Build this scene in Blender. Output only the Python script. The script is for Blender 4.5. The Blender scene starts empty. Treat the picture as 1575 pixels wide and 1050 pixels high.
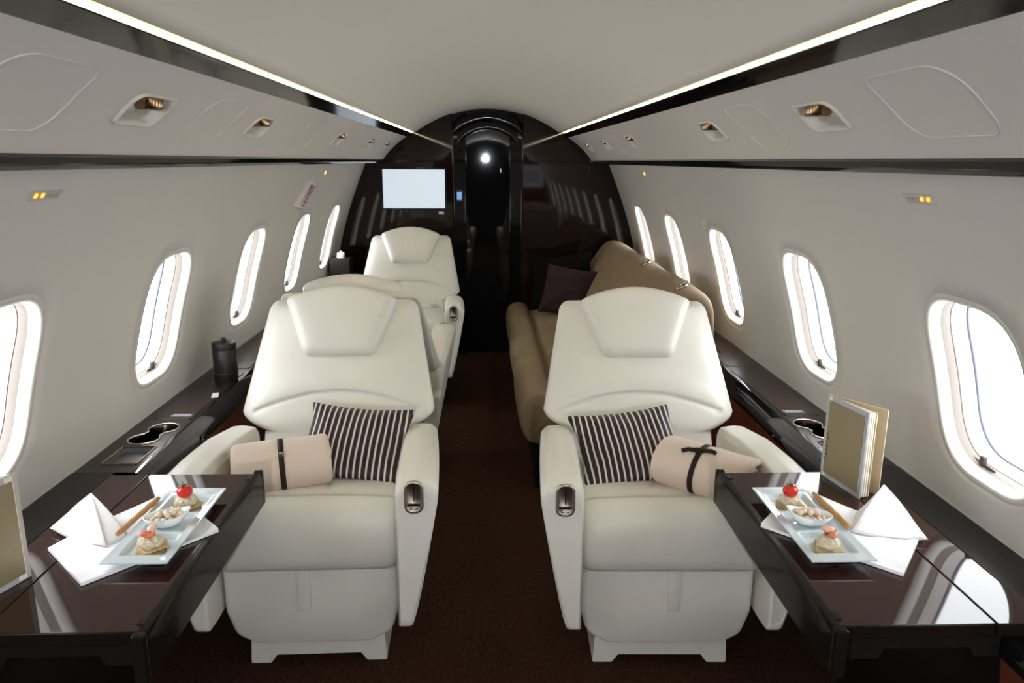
import bpy, bmesh, math, random
import numpy as np
from mathutils import Vector, Matrix

random.seed(7)
rng = np.random.default_rng(7)
PI = math.pi
SC = bpy.context.scene
COL = SC.collection

# ------------------------------------------------------------------ camera
cd = bpy.data.cameras.new('camera'); cam = bpy.data.objects.new('camera', cd); COL.objects.link(cam)
F_PX, YAW, PITCH, ROLL = 1180., math.radians(2.0), math.radians(13.25), math.radians(0.3)
cd.sensor_fit = 'HORIZONTAL'; cd.sensor_width = 36.; cd.lens = F_PX * 36. / 1575.
cd.clip_start = .02; cd.clip_end = 200
_f = Vector((math.sin(YAW) * math.cos(PITCH), math.cos(YAW) * math.cos(PITCH), -math.sin(PITCH)))
_r = _f.cross(Vector((0, 0, 1))).normalized(); _u = _r.cross(_f)
_r2 = math.cos(ROLL) * _r + math.sin(ROLL) * _u; _u2 = -math.sin(ROLL) * _r + math.cos(ROLL) * _u
_m = Matrix((_r2, _u2, -_f)).transposed().to_4x4(); _m.translation = Vector((-.017, 0, 1.44))
cam.matrix_world = _m
SC.camera = cam

# ------------------------------------------------------------------ world: bright overcast sky outside the windows
w = bpy.data.worlds.new('sky'); SC.world = w; w.use_nodes = True
bg = w.node_tree.nodes['Background']
bg.inputs[0].default_value = (.96, .98, 1, 1); bg.inputs[1].default_value = 7.5
SC.view_settings.view_transform = 'Standard'; SC.view_settings.look = 'None'
SC.view_settings.gamma = 1; SC.view_settings.use_curve_mapping = False
SC.view_settings.exposure = 0.43
SC.cycles.use_denoising = True
SC.cycles.max_bounces = 12; SC.cycles.diffuse_bounces = 8; SC.cycles.glossy_bounces = 4
SC.cycles.transparent_max_bounces = 12
STRIP_POWER = 16.0
FLASH_FILL_POWER = 6500.0

# ------------------------------------------------------------------ materials
def mat(name, base, rough=.5, metal=0, coat=0, spec=.5, emit=None, estr=0, trans=0, bump=None, noise=None, sheen=0, ior=1.45):
    m = bpy.data.materials.new(name); m.use_nodes = True
    nt = m.node_tree; b = nt.nodes['Principled BSDF']
    b.inputs['Base Color'].default_value = (*base, 1); b.inputs['Roughness'].default_value = rough
    b.inputs['Metallic'].default_value = metal; b.inputs['Coat Weight'].default_value = coat
    b.inputs['Coat Roughness'].default_value = .02; b.inputs['IOR'].default_value = ior
    b.inputs['Specular IOR Level'].default_value = spec; b.inputs['Transmission Weight'].default_value = trans
    b.inputs['Sheen Weight'].default_value = sheen
    if emit:
        b.inputs['Emission Color'].default_value = (*emit, 1); b.inputs['Emission Strength'].default_value = estr
    tc = nt.nodes.new('ShaderNodeTexCoord')
    if noise:                                   # (scale, second colour, stretch)
        sc, c2, st = noise
        mp = nt.nodes.new('ShaderNodeMapping'); mp.inputs['Scale'].default_value = st
        nz = nt.nodes.new('ShaderNodeTexNoise'); nz.inputs['Scale'].default_value = sc; nz.inputs['Detail'].default_value = 6
        nz.inputs['Roughness'].default_value = .65
        cr = nt.nodes.new('ShaderNodeValToRGB')
        cr.color_ramp.elements[0].position = .35; cr.color_ramp.elements[1].position = .68
        cr.color_ramp.elements[0].color = (*base, 1); cr.color_ramp.elements[1].color = (*c2, 1)
        nt.links.new(tc.outputs['Object'], mp.inputs[0]); nt.links.new(mp.outputs[0], nz.inputs['Vector'])
        nt.links.new(nz.outputs[0], cr.inputs[0]); nt.links.new(cr.outputs[0], b.inputs['Base Color'])
    if bump:                                    # (scale, strength, distance)
        nb = nt.nodes.new('ShaderNodeTexNoise'); nb.inputs['Scale'].default_value = bump[0]; nb.inputs['Detail'].default_value = 4
        bp = nt.nodes.new('ShaderNodeBump'); bp.inputs['Strength'].default_value = bump[1]; bp.inputs['Distance'].default_value = bump[2]
        nt.links.new(tc.outputs['Object'], nb.inputs['Vector']); nt.links.new(nb.outputs[0], bp.inputs['Height'])
        nt.links.new(bp.outputs[0], b.inputs['Normal'])
    return m

M = {}
M['wall'] = mat('wall_lining', (.60, .57, .53), .62, bump=(260, .12, .0012))
M['ceiling'] = mat('ceiling_lining', (.83, .785, .70), .7, bump=(220, .12, .001))
M['bin'] = mat('bin_lining', (.66, .62, .58), .62, bump=(260, .12, .0012))
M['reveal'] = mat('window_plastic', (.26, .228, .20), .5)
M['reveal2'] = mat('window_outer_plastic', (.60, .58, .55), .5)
M['frame'] = mat('window_frame_white', (.80, .785, .75), .45)
M['latch'] = mat('shade_latch_brown', (.045, .032, .028), .45)
M['track'] = mat('shade_track_gray', (.30, .275, .26), .5)
M['seal'] = mat('window_seal', (.12, .13, .17), .5)
M['leather'] = mat('cream_leather', (.70, .68, .62), .38, bump=(120, .22, .0012), noise=(7, (.67, .65, .59), (1, 1, 1)))
M['leather2'] = mat('cream_leather_shell', (.70, .68, .62), .42, bump=(120, .2, .001))
M['plastic'] = mat('cream_plastic', (.70, .68, .62), .4)
M['suede'] = mat('tan_suede', (.205, .147, .083), .85, noise=(9, (.25, .18, .105), (1, 1, 1)), bump=(160, .25, .001))
M['wood'] = mat('dark_gloss_veneer', (.018, .007, .005), .05, noise=(6, (.040, .014, .010), (14, .8, 14)))
M['ledge'] = mat('dark_satin_veneer', (.024, .014, .011), .28, spec=.3, noise=(6, (.036, .021, .016), (14, .8, 14)))
M['bulk'] = mat('bulkhead_veneer', (.010, .0045, .004), .04, spec=.4, noise=(5, (.014, .006, .005), (14, 14, .8)))
M['black'] = mat('black_gloss', (.006, .006, .007), .06)
M['door'] = mat('door_black', (.005, .005, .006), .03)
M['satin'] = mat('black_satin', (.010, .009, .009), .28, spec=.22)
M['edge'] = mat('black_edge', (.009, .007, .006), .10, spec=.16)
M['red'] = mat('red_brown_panel', (.13, .030, .014), .35, noise=(8, (.17, .042, .019), (8, 1, 8)))
M['carpet'] = mat('brown_carpet', (.024, .0105, .005), .95, noise=(130, (.066, .030, .014), (1, .45, 1)), bump=(420, .8, .004), spec=.1)
M['dleather'] = mat('dark_leather', (.016, .012, .012), .4, bump=(150, .3, .001))
M['chrome'] = mat('polished_nickel', (.62, .57, .50), .16, metal=1)
M['bronze'] = mat('bronze', (.30, .19, .10), .2, metal=1)
M['graymetal'] = mat('gray_metal', (.30, .30, .32), .35, metal=1)
M['cup'] = mat('cup_metal', (.10, .08, .06), .22, metal=1)
M['panelmetal'] = mat('panel_metal', (.50, .43, .36), .42, metal=1)
M['white'] = mat('white_linen', (.86, .87, .90), .8, bump=(500, .25, .0006))
M['glass'] = mat('frosted_white_glass', (.60, .69, .74), .07, coat=.5)
M['china'] = mat('white_china', (.84, .86, .87), .12, coat=.5)
M['blanket'] = mat('cream_wool', (.62, .51, .42), .95, sheen=.3, bump=(300, .5, .002))
M['band'] = mat('brown_band', (.022, .011, .007), .6, spec=.2)
M['plum'] = mat('plum_cotton', (.036, .020, .023), .85, spec=.15, bump=(60, .5, .004))
M['dark_fur'] = mat('black_plush', (.006, .005, .005), .95, spec=.1, bump=(130, .9, .008))
M['tomato'] = mat('tomato_skin', (.62, .018, .010), .12, coat=.5)
M['stem'] = mat('tomato_stem', (.05, .10, .02), .6)
M['salmon'] = mat('salmon', (.72, .16, .09), .3, noise=(60, (.80, .36, .24), (1, 3, 1)))
M['shrimp'] = mat('pale_shrimp', (.80, .50, .40), .3)
M['cracker'] = mat('cracker', (.42, .30, .14), .8, noise=(120, (.60, .48, .28), (1, 1, 1)), bump=(200, .6, .002))
M['spread'] = mat('cream_spread', (.55, .45, .28), .6, noise=(170, (.80, .76, .64), (1, 1, 1)), bump=(180, .9, .004))
M['nut'] = mat('nut_shell', (.62, .50, .37), .45, noise=(40, (.74, .64, .50), (1, 1, 1)))
M['bread'] = mat('breadstick_crust', (.40, .20, .075), .6, noise=(50, (.52, .29, .12), (1, 1, 1)), bump=(150, .5, .002))
M['tissue'] = mat('white_tissue', (.85, .85, .85), .9)
M['menu_gold'] = mat('menu_gold', (.33, .27, .165), .35, metal=.35)
M['menu_gray'] = mat('menu_gray', (.42, .42, .44), .5)
M['menu_tan'] = mat('menu_tan', (.55, .46, .31), .55)
M['paper'] = mat('paper', (.80, .76, .66), .8)
M['print'] = mat('dark_print', (.10, .08, .06), .6)
M['placard'] = mat('placard_print', (.62, .64, .66), .5)
M['exit_red'] = mat('exit_red', (.45, .012, .02), .5)
M['sign_gray'] = mat('sign_gray', (.47, .46, .45), .4)
M['sign_inner'] = mat('sign_inner', (.50, .50, .51), .35)
M['dark_spot'] = mat('dark_spot', (.05, .05, .04), .5)
M['faint'] = mat('faint_print', (.33, .31, .29), .6)
M['orange'] = mat('orange_lit', (.9, .4, .05), .4, emit=(1, .24, .012), estr=.75)
M['orange2'] = mat('orange_core', (.9, .6, .1), .4, emit=(1, .56, .03), estr=2.0)
M['strip'] = mat('strip_lit', (1, .95, .8), .4, emit=(1, .93, .62), estr=STRIP_POWER)
M['glow'] = mat('painted_strip_glow', (.9, .85, .6), .4, emit=(1, .88, .50), estr=.55)
M['screen'] = mat('screen_lit', (.02, .02, .02), .3, emit=(.82, .92, 1.0), estr=.58)
M['screen_blue'] = mat('screen_blue', (.02, .02, .02), .3, emit=(.22, .45, .85), estr=.55)
M['lamp'] = mat('flash_fill_lit', (1, 1, 1), .4, emit=(.93, .96, 1), estr=FLASH_FILL_POWER)

def pane_mat():
    m = bpy.data.materials.new('window_glass'); m.use_nodes = True; nt = m.node_tree; nt.nodes.clear()
    o = nt.nodes.new('ShaderNodeOutputMaterial'); mx = nt.nodes.new('ShaderNodeMixShader'); mx.inputs[0].default_value = .06
    t = nt.nodes.new('ShaderNodeBsdfTransparent'); t.inputs[0].default_value = (.97, .98, 1, 1)
    g = nt.nodes.new('ShaderNodeBsdfGlossy'); g.inputs['Roughness'].default_value = .02
    nt.links.new(t.outputs[0], mx.inputs[1]); nt.links.new(g.outputs[0], mx.inputs[2]); nt.links.new(mx.outputs[0], o.inputs[0])
    return m
M['pane'] = pane_mat()

def stripe_mat():
    m = mat('striped_satin', (.05, .025, .028), .42, spec=.3)
    nt = m.node_tree; b = nt.nodes['Principled BSDF']
    tc = nt.nodes.new('ShaderNodeTexCoord'); sx = nt.nodes.new('ShaderNodeSeparateXYZ')
    mu = nt.nodes.new('ShaderNodeMath'); mu.operation = 'MULTIPLY'; mu.inputs[1].default_value = 1 / .0185
    fr = nt.nodes.new('ShaderNodeMath'); fr.operation = 'FRACT'
    gt = nt.nodes.new('ShaderNodeMath'); gt.operation = 'GREATER_THAN'; gt.inputs[1].default_value = .70
    mx = nt.nodes.new('ShaderNodeMix'); mx.data_type = 'RGBA'
    mx.inputs[6].default_value = (.024, .011, .013, 1); mx.inputs[7].default_value = (.66, .61, .58, 1)
    nt.links.new(tc.outputs['Object'], sx.inputs[0]); nt.links.new(sx.outputs[0], mu.inputs[0]); nt.links.new(mu.outputs[0], fr.inputs[0])
    nt.links.new(fr.outputs[0], gt.inputs[0]); nt.links.new(gt.outputs[0], mx.inputs[0]); nt.links.new(mx.outputs[2], b.inputs['Base Color'])
    return m
M['stripe'] = stripe_mat()

# ------------------------------------------------------------------ helpers
def tag(o, label=None, cat=None, group=None, kind=None):
    for k, v in (('label', label), ('category', cat), ('group', group), ('kind', kind)):
        if v: o[k] = v
    return o

def thing(name, label, cat, loc=(0, 0, 0), rotz=0, group=None, kind=None):
    o = bpy.data.objects.new(name, None); COL.objects.link(o); o.empty_display_size = .05
    o.location = loc; o.rotation_euler = (0, 0, rotz)
    return tag(o, label, cat, group, kind)

def mesh(name, verts, faces, m, parent=None, smooth=True, weld=None, auto=None):
    me = bpy.data.meshes.new(name)
    bm = bmesh.new()
    vs = [bm.verts.new(tuple(map(float, v))) for v in verts]
    for f in faces:
        if len(set(f)) < 3: continue
        try: bm.faces.new([vs[i] for i in f])
        except ValueError: pass
    if weld: bmesh.ops.remove_doubles(bm, verts=bm.verts, dist=weld)
    bmesh.ops.recalc_face_normals(bm, faces=bm.faces)
    bm.to_mesh(me); bm.free()
    return link(name, me, m, parent, smooth, auto)

def link(name, me, m, parent=None, smooth=True, auto=None):
    if smooth:
        for p in me.polygons: p.use_smooth = True
    o = bpy.data.objects.new(name, me); COL.objects.link(o)
    for x in (m if isinstance(m, (list, tuple)) else [m]): me.materials.append(x)
    if parent: o.parent = parent
    if auto:
        try: me.set_sharp_from_angle(angle=math.radians(auto))
        except Exception: pass
    return o

def frombm(name, bm, m, parent=None, smooth=True, auto=None):
    bmesh.ops.recalc_face_normals(bm, faces=bm.faces)
    me = bpy.data.meshes.new(name); bm.to_mesh(me); bm.free()
    o = link(name, me, m, parent, smooth, None)
    if auto and smooth: wnormals(me, auto)
    return o

def wnormals(me, ang):
    """area-weighted corner normals, so that large flat faces stay flat next to rounded edges"""
    lim = math.cos(math.radians(ang)); vf = {}
    for p in me.polygons:
        for v in p.vertices: vf.setdefault(v, []).append(p.index)
    nn = [p.normal.copy() for p in me.polygons]; ar = [p.area for p in me.polygons]; out = [None] * len(me.loops)
    for p in me.polygons:
        for li in p.loop_indices:
            n = Vector((0, 0, 0))
            for g in vf[me.loops[li].vertex_index]:
                if nn[g].dot(nn[p.index]) >= lim: n += nn[g] * ar[g]
            out[li] = n.normalized() if n.length > 0 else nn[p.index]
    me.normals_split_custom_set([tuple(n) for n in out])

def bm_box(bm, c, s, bev=0, seg=2, mtx=None):
    r = bmesh.ops.create_cube(bm, size=1)
    vs = r['verts']
    bmesh.ops.scale(bm, vec=Vector(s), verts=vs)
    if bev:
        es = list({e for v in vs for e in v.link_edges})
        rb = bmesh.ops.bevel(bm, geom=es, offset=bev, segments=seg, affect='EDGES', profile=.5, clamp_overlap=True)
        vs = list({v for f in rb['faces'] for v in f.verts} | {v for v in vs if v.is_valid})
    if mtx is not None: bmesh.ops.transform(bm, matrix=mtx, verts=vs)
    bmesh.ops.translate(bm, vec=Vector(c), verts=vs)
    return vs

def box(name, c, s, m, parent=None, bev=.002, seg=2, rot=None, auto=40):
    bm = bmesh.new(); bm_box(bm, c, s, bev, seg, rot)
    return frombm(name, bm, m, parent, True, auto)

def prism(name, pts, axis, a, b, m, parent=None, bev=0, auto=35):
    """extrude a 2-D outline along an axis; axis 'x': pts=(y,z), 'y': pts=(x,z), 'z': pts=(x,y)"""
    f = {'x': lambda p, t: (t, p[0], p[1]), 'y': lambda p, t: (p[0], t, p[1]), 'z': lambda p, t: (p[0], p[1], t)}[axis]
    n = len(pts); vs = [f(p, a) for p in pts] + [f(p, b) for p in pts]
    fs = [tuple(range(n)), tuple(range(2 * n - 1, n - 1, -1))] + [(i, (i + 1) % n, n + (i + 1) % n, n + i) for i in range(n)]
    bm = bmesh.new(); bv = [bm.verts.new(v) for v in vs]
    for q in fs: bm.faces.new([bv[i] for i in q])
    if bev:
        bmesh.ops.recalc_face_normals(bm, faces=bm.faces)
        es = [e for e in bm.edges if len(e.link_faces) == 2 and e.calc_face_angle(0) > math.radians(30)]
        bmesh.ops.bevel(bm, geom=es, offset=bev, segments=3, affect='EDGES', profile=.5, clamp_overlap=True)
    return frombm(name, bm, m, parent, True, auto)

def loft(name, rings, m, parent=None, closed=True, cap=True, smooth=True, auto=None):
    n = len(rings[0]); vs = [p for r in rings for p in r]; fs = []
    for i in range(len(rings) - 1):
        for j in range(n if closed else n - 1):
            k = (j + 1) % n
            fs.append((i * n + j, i * n + k, (i + 1) * n + k, (i + 1) * n + j))
    if cap and closed:
        fs.append(tuple(range(n))); fs.append(tuple(range((len(rings) - 1) * n, len(rings) * n)))
    return mesh(name, vs, fs, m, parent, smooth, auto=auto)

def grid(name, P, m, parent=None, smooth=True):
    a, b = len(P), len(P[0]); vs = [p for r in P for p in r]
    fs = [(i * b + j, i * b + j + 1, (i + 1) * b + j + 1, (i + 1) * b + j) for i in range(a - 1) for j in range(b - 1)]
    return mesh(name, vs, fs, m, parent, smooth)

def lathe(name, prof, m, parent=None, c=(0, 0, 0), n=32, auto=None, rot=None):
    rings = [[(r * math.cos(2 * PI * k / n), r * math.sin(2 * PI * k / n), z) for k in range(n)] for r, z in prof]
    if rot is not None: rings = [[tuple(rot @ Vector(p)) for p in r] for r in rings]
    rings = [[(p[0] + c[0], p[1] + c[1], p[2] + c[2]) for p in r] for r in rings]
    return loft(name, rings, m, parent, auto=auto)

def tube(name, pts, rad, m, parent=None, n=8, closed=False):
    pts = [Vector(p) for p in pts]; rings = []
    N = len(pts); up = Vector((0, 0, 1))
    for i, p in enumerate(pts):
        a = pts[(i - 1) % N] if (closed or i > 0) else p
        b = pts[(i + 1) % N] if (closed or i < N - 1) else p
        t = (b - a).normalized(); s = t.cross(up)
        if s.length < 1e-3: s = t.cross(Vector((1, 0, 0)))
        s.normalize(); q = s.cross(t)
        r = rad[i] if isinstance(rad, (list, tuple)) else rad
        rings.append([tuple(p + r * (math.cos(2 * PI * k / n) * s + math.sin(2 * PI * k / n) * q)) for k in range(n)])
    if closed: rings.append(rings[0])
    return loft(name, rings, m, parent, cap=not closed)

def rpoly(pts, rad, seg=6):
    """round the corners of a polygon (one radius, or one per corner)"""
    out = []; n = len(pts)
    for i in range(n):
        p = Vector(pts[i]); a = Vector(pts[i - 1]); b = Vector(pts[(i + 1) % n])
        r = rad[i] if isinstance(rad, (list, tuple)) else rad
        d1 = (a - p); d2 = (b - p); l1, l2 = d1.length, d2.length; d1 /= l1; d2 /= l2
        ang = max(.05, d1.angle(d2)); t = min(r / math.tan(ang / 2), .49 * l1, .49 * l2)
        q1 = p + d1 * t; q2 = p + d2 * t
        for k in range(seg + 1):
            s = k / seg
            out.append(tuple((1 - s) ** 2 * q1 + 2 * s * (1 - s) * p + s * s * q2))
    return out

def puff(name, outline, hf, hb, m, parent=None, place=None, rings=9, p=2.6, disp=None):
    """cushion: an outline in (u,v) inflated to +hf in front and -hb at the back"""
    n = len(outline); cu = sum(q[0] for q in outline) / n; cv = sum(q[1] for q in outline) / n
    vs = []; fs = []
    rr = [math.sin(PI / 2 * (1 - k / rings)) for k in range(rings)]
    def layer(h, sgn):
        idx = []
        for k, r in enumerate(rr):
            row = []
            for (u, v) in outline:
                x, y = cu + (u - cu) * r, cv + (v - cv) * r
                z = sgn * h * (1 - r ** p) ** (1 / 2.0) if r < 1 else 0
                if disp: z += disp(x, y, r, sgn)
                vs.append((x, y, z)); row.append(len(vs) - 1)
            idx.append(row)
        vs.append((cu, cv, sgn * h + (disp(cu, cv, 0, sgn) if disp else 0))); c = len(vs) - 1
        for k in range(len(idx) - 1):
            for j in range(n):
                l = (j + 1) % n; fs.append((idx[k][j], idx[k][l], idx[k + 1][l], idx[k + 1][j]))
        for j in range(n): fs.append((idx[-1][j], idx[-1][(j + 1) % n], c))
    layer(hf, 1); layer(hb, -1)
    if place is not None: vs = [tuple(place @ Vector(v)) for v in vs]
    return mesh(name, vs, fs, m, parent, True, weld=1e-6)

def frame(o, u, v):
    """matrix with columns u, v, u x v at origin o"""
    u = Vector(u).normalized(); v = Vector(v); v = (v - v.dot(u) * u).normalized(); n = u.cross(v)
    mm = Matrix((u, v, n)).transposed().to_4x4(); mm.translation = Vector(o); return mm

def dup(root, loc=None, rotz=None, label=None):
    r = root.copy(); COL.objects.link(r)
    if loc is not None: r.location = loc
    if rotz is not None: r.rotation_euler = (0, 0, rotz)
    if label: r['label'] = label
    for ch in list(root.children):
        c = ch.copy(); COL.objects.link(c); c.parent = r
        for g in list(ch.children):
            d = g.copy(); COL.objects.link(d); d.parent = c
    return r

def text(name, s, size, m, mtx, parent=None, ext=.0004, align='CENTER', sx=1):
    cu = bpy.data.curves.new(name, 'FONT'); cu.body = s; cu.size = size; cu.extrude = ext; cu.align_x = align; cu.align_y = 'CENTER'
    t = bpy.data.objects.new('tmp_text', cu); COL.objects.link(t)
    dg = bpy.context.evaluated_depsgraph_get(); me = bpy.data.meshes.new_from_object(t.evaluated_get(dg))
    bpy.data.objects.remove(t)
    me.transform(mtx @ Matrix.Diagonal((sx, 1, 1, 1)))
    return link(name, me, m, parent, smooth=False)

# ------------------------------------------------------------------ cabin section
PZ = [0, .5, .55, .645, .78, .95, 1.10, 1.22, 1.33, 1.412, 1.45]
PX = [1.06, 1.094, 1.095, 1.092, 1.078, 1.035, .985, .945, .905, .868, .848]
_pf = np.polyfit(PZ[2:], PX[2:], 3)
def wx(z): return float(np.polyval(_pf, z)) if z > .58 else float(np.polyval(_pf, .58) - .06 * (.58 - z))
def wn(z):
    d = (wx(z + .005) - wx(z - .005)) / .01; l = math.hypot(1, d); return (1 / l, -d / l)
def wallp(side, Y, z, depth=0):
    n = wn(z); return (side * (wx(z) + depth * n[0]), Y, z + depth * n[1])
BA = (.565, 1.603); BB = (.738, 1.447); BL = math.dist(BA, BB)
def binp(side, Y, s, depth=0):
    t = s / BL; bul = .012 * 4 * t * (1 - t)
    nx, nz = -(BA[1] - BB[1]) / BL * -1, (BB[0] - BA[0]) / BL
    d = depth + bul
    return (side * (BA[0] + (BB[0] - BA[0]) * t + nx * d), Y, BA[1] + (BB[1] - BA[1]) * t + nz * d)

Y0, Y1 = -2.0, 5.60
WIN_Y = [1.535 + .876 * k for k in range(-3, 5)]     # window centres along the cabin
WZ, WHY, WHZ, WR = .953, .152, .192, .105             # window opening

def ray_outline(out, c, ang):
    d = (math.cos(ang), math.sin(ang)); best = 0
    n = len(out)
    for i in range(n):
        x1, y1 = out[i][0] - c[0], out[i][1] - c[1]; x2, y2 = out[(i + 1) % n][0] - c[0], out[(i + 1) % n][1] - c[1]
        ex, ey = x2 - x1, y2 - y1; den = d[0] * ey - d[1] * ex
        if abs(den) < 1e-12: continue
        t = (x1 * ey - y1 * ex) / den; u = (x1 * d[1] - y1 * d[0]) / den
        if t > 0 and -1e-6 <= u <= 1 + 1e-6: best = max(best, t)
    return (c[0] + d[0] * best, c[1] + d[1] * best)

def cell_sheet(cells, fmap, ny=10, ns=12, seam=None):
    """cells: (y0,y1,s0,s1,outline or None, rings or None). Returns verts, faces"""
    vs = []; fs = []
    for (y0, y1, s0, s1, out, rings) in cells:
        if out is None:
            ny2 = max(1, int((y1 - y0) / .12)); b = len(vs)
            for i in range(ny2 + 1):
                for j in range(ns + 1): vs.append(fmap(y0 + (y1 - y0) * i / ny2, s0 + (s1 - s0) * j / ns, 0))
            for i in range(ny2):
                for j in range(ns):
                    q = b + i * (ns + 1) + j; fs.append((q, q + 1, q + ns + 2, q + ns + 1))
            continue
        bd = [(y0 + (y1 - y0) * i / ny, s0) for i in range(ny)] + [(y1, s0 + (s1 - s0) * j / ns) for j in range(ns)] \
            + [(y1 - (y1 - y0) * i / ny, s1) for i in range(ny)] + [(y0, s1 - (s1 - s0) * j / ns) for j in range(ns)]
        cy = sum(p[0] for p in out) / len(out); cs = sum(p[1] for p in out) / len(out)
        hole = [ray_outline(out, (cy, cs), math.atan2(p[1] - cs, p[0] - cy)) for p in bd]
        n = len(bd); b = len(vs); R = []
        for (o, dep) in rings:
            row = []
            for h in hole:
                l = math.hypot(h[0] - cy, h[1] - cs)
                row.append((h[0] + (h[0] - cy) / l * o, h[1] + (h[1] - cs) / l * o, dep))
            R.append(row)
        last = R[-1]
        for t in (.15, .35, .6, .8, 1):
            R.append([(a[0] + (p[0] - a[0]) * t, a[1] + (p[1] - a[1]) * t, last[0][2] * (1 - t)) for a, p in zip(last, bd)])
        for row in R:
            for q in row: vs.append(fmap(*q))
        for i in range(len(R) - 1):
            for j in range(n):
                k = (j + 1) % n; fs.append((b + i * n + j, b + i * n + k, b + (i + 1) * n + k, b + (i + 1) * n + j))
    return vs, fs

def rrect(cy, cz, hy, hz, r, seg=10):
    return rpoly([(cy - hy, cz - hz), (cy + hy, cz - hz), (cy + hy, cz + hz), (cy - hy, cz + hz)], r, seg)

def winout(Yc, o=0):
    return rrect(Yc, WZ, WHY + o, WHZ + o, WR * 1.06 + o, 12)

def struct(o, label=None, cat=None):
    o['kind'] = 'structure'
    if label: o['label'] = label; o['category'] = cat
    return o

for side, sn in ((-1, 'left'), (1, 'right')):
    fm = lambda y, z, d, side=side: wallp(side, y, z, d)
    edges = [Y0] + [(a + b) / 2 for a, b in zip(WIN_Y[:-1], WIN_Y[1:])] + [Y1]
    rg = [(.0115, .006), (.012, .0006), (.0125, 0), (.022, 0), (.0227, .0012), (.0237, .0012), (.0243, 0)]
    cells = []
    for i, yc in enumerate(WIN_Y):
        cells.append((edges[i], edges[i + 1], .648, 1.43, winout(yc), rg))
    v, f = cell_sheet(cells, fm, 14, 18)
    wl = struct(mesh('wall_' + sn, v, f, M['wall'], weld=1e-5), 'cream curved cabin side wall with windows, on the %s' % sn, 'wall')
    struct(box('trim_%d' % (9 if side < 0 else 10), (side * 1.102, (Y0 + Y1) / 2, .325), (.018, Y1 - Y0, .652), M['wall'], None, 0))  # lower part of the side wall, split off at ledge height
    # windows
    for i, yc in enumerate(WIN_Y):
        vis = i - 2
        root = thing('window_%d' % (i + 1 + (8 if side > 0 else 0)), None, None, kind='structure')
        nm = {-1: 'behind the camera', -2: 'behind the camera', 0: 'nearest the camera', 1: 'second from the camera', 2: 'third from the camera',
              3: 'fourth from the camera', 4: 'fifth from the camera', 5: 'farthest, beside the dark bulkhead'}
        k = i - 3
        if k >= 0:
            tag(root, 'bright rounded cabin window in the %s wall, %s' % (sn, ['nearest the camera', 'second from the camera', 'third from the camera', 'fourth from the camera', 'farthest, beside the dark bulkhead'][k]), 'window')
        def ring(o, d, n=64):
            out = winout(yc, 0); res = []
            for q in range(n):
                h = ray_outline(out, (yc, WZ), 2 * PI * q / n); l = math.hypot(h[0] - yc, h[1] - WZ)
                res.append(wallp(side, h[0] + (h[0] - yc) / l * o, h[1] + (h[1] - WZ) / l * o, d))
            return res
        loft('window_frame', [ring(.0122, .003), ring(.0119, .0004), ring(.0105, -.0004), ring(.008, .001), ring(.005, .005), ring(.0025, .011), ring(.001, .017), ring(.0, .025)], M['frame'], root, cap=False)
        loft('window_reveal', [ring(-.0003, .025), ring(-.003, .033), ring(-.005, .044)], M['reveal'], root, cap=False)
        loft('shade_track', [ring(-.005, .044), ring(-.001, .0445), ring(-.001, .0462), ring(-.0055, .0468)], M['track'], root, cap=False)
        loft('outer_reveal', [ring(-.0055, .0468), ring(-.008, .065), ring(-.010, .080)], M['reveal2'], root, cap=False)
        loft('window_seal', [ring(-.010, .080), ring(-.012, .0805), ring(-.0125, .086), ring(-.008, .092)], M['seal'], root, cap=False)
        ro = ring(-.009, .084, 64); mesh('pane', ro, [tuple(range(64))], M['pane'], root, smooth=False)
        # shade latch at the bottom of the reveal
        zb = WZ - WHZ + .004
        bm = bmesh.new()
        p = wallp(side, yc + .065, zb, .036)
        bm_box(bm, (p[0], p[1], p[2] + .006), (.012, .014, .030), .003)
        frombm('shade_latch', bm, M['latch'], root)
        pq = [wallp(side, yc + .065 + t, zb + .002 + .25 * max(0, t - .02), .036) for t in (-.045, -.02, 0, .07)]
        tube('shade_rail', pq, [.0015, .004, .0022, .0016], M['latch'], root, 6)
        # light portal
        ld = bpy.data.lights.new('window_portal', 'AREA'); ld.shape = 'RECTANGLE'; ld.size = .34; ld.size_y = .42; ld.cycles.is_portal = True
        lo = bpy.data.objects.new('window_portal', ld); COL.objects.link(lo); lo.parent = root
        n = wn(WZ); nv = Vector((-side * n[0], 0, -n[1]))
        q = nv.to_track_quat('-Z', 'Y'); lo.location = wallp(side, yc, WZ, .10); lo.rotation_euler = q.to_euler()

    # overhead bin panel with recesses for the reading lights
    LY = [1.595, 2.365, 3.64, 4.44, 5.14] if side > 0 else [1.545, 2.30, 3.515, 4.414, 5.12]
    def leaf(yc, sc, hy, hs, tight, big, seg=8):
        # tight corners: far-top and near-bottom
        return rpoly([(yc - hy, sc - hs), (yc + hy, sc - hs), (yc + hy, sc + hs), (yc - hy, sc + hs)], [big, tight, big, tight], seg)
    ed = [Y0] + [(a + b) / 2 for a, b in zip(LY[:-1], LY[1:])] + [Y1]
    ed[0] = LY[0] - .3
    cells = [(Y0, LY[0] - .3, 0, BL, None, None)]
    lr = [(-.004, .0075), (-.002, .002), (.003, 0)]
    for i, yl in enumerate(LY):
        cells.append((ed[i], ed[i + 1], 0, BL, leaf(yl, .121, .083, .036, .012, .06), lr))
    fmb = lambda y, s, d, side=side: binp(side, y, s, d)
    v, f = cell_sheet(cells, fmb, 14, 12)
    struct(mesh('trim_%d' % (1 if side < 0 else 2), v, f, M['bin'], weld=1e-5), 'cream sloping overhead panel above the %s windows' % sn, 'overhead panel')
    order = ['nearest the camera', 'second from the camera', 'third from the camera', 'fourth from the camera', 'farthest from the camera']
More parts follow.
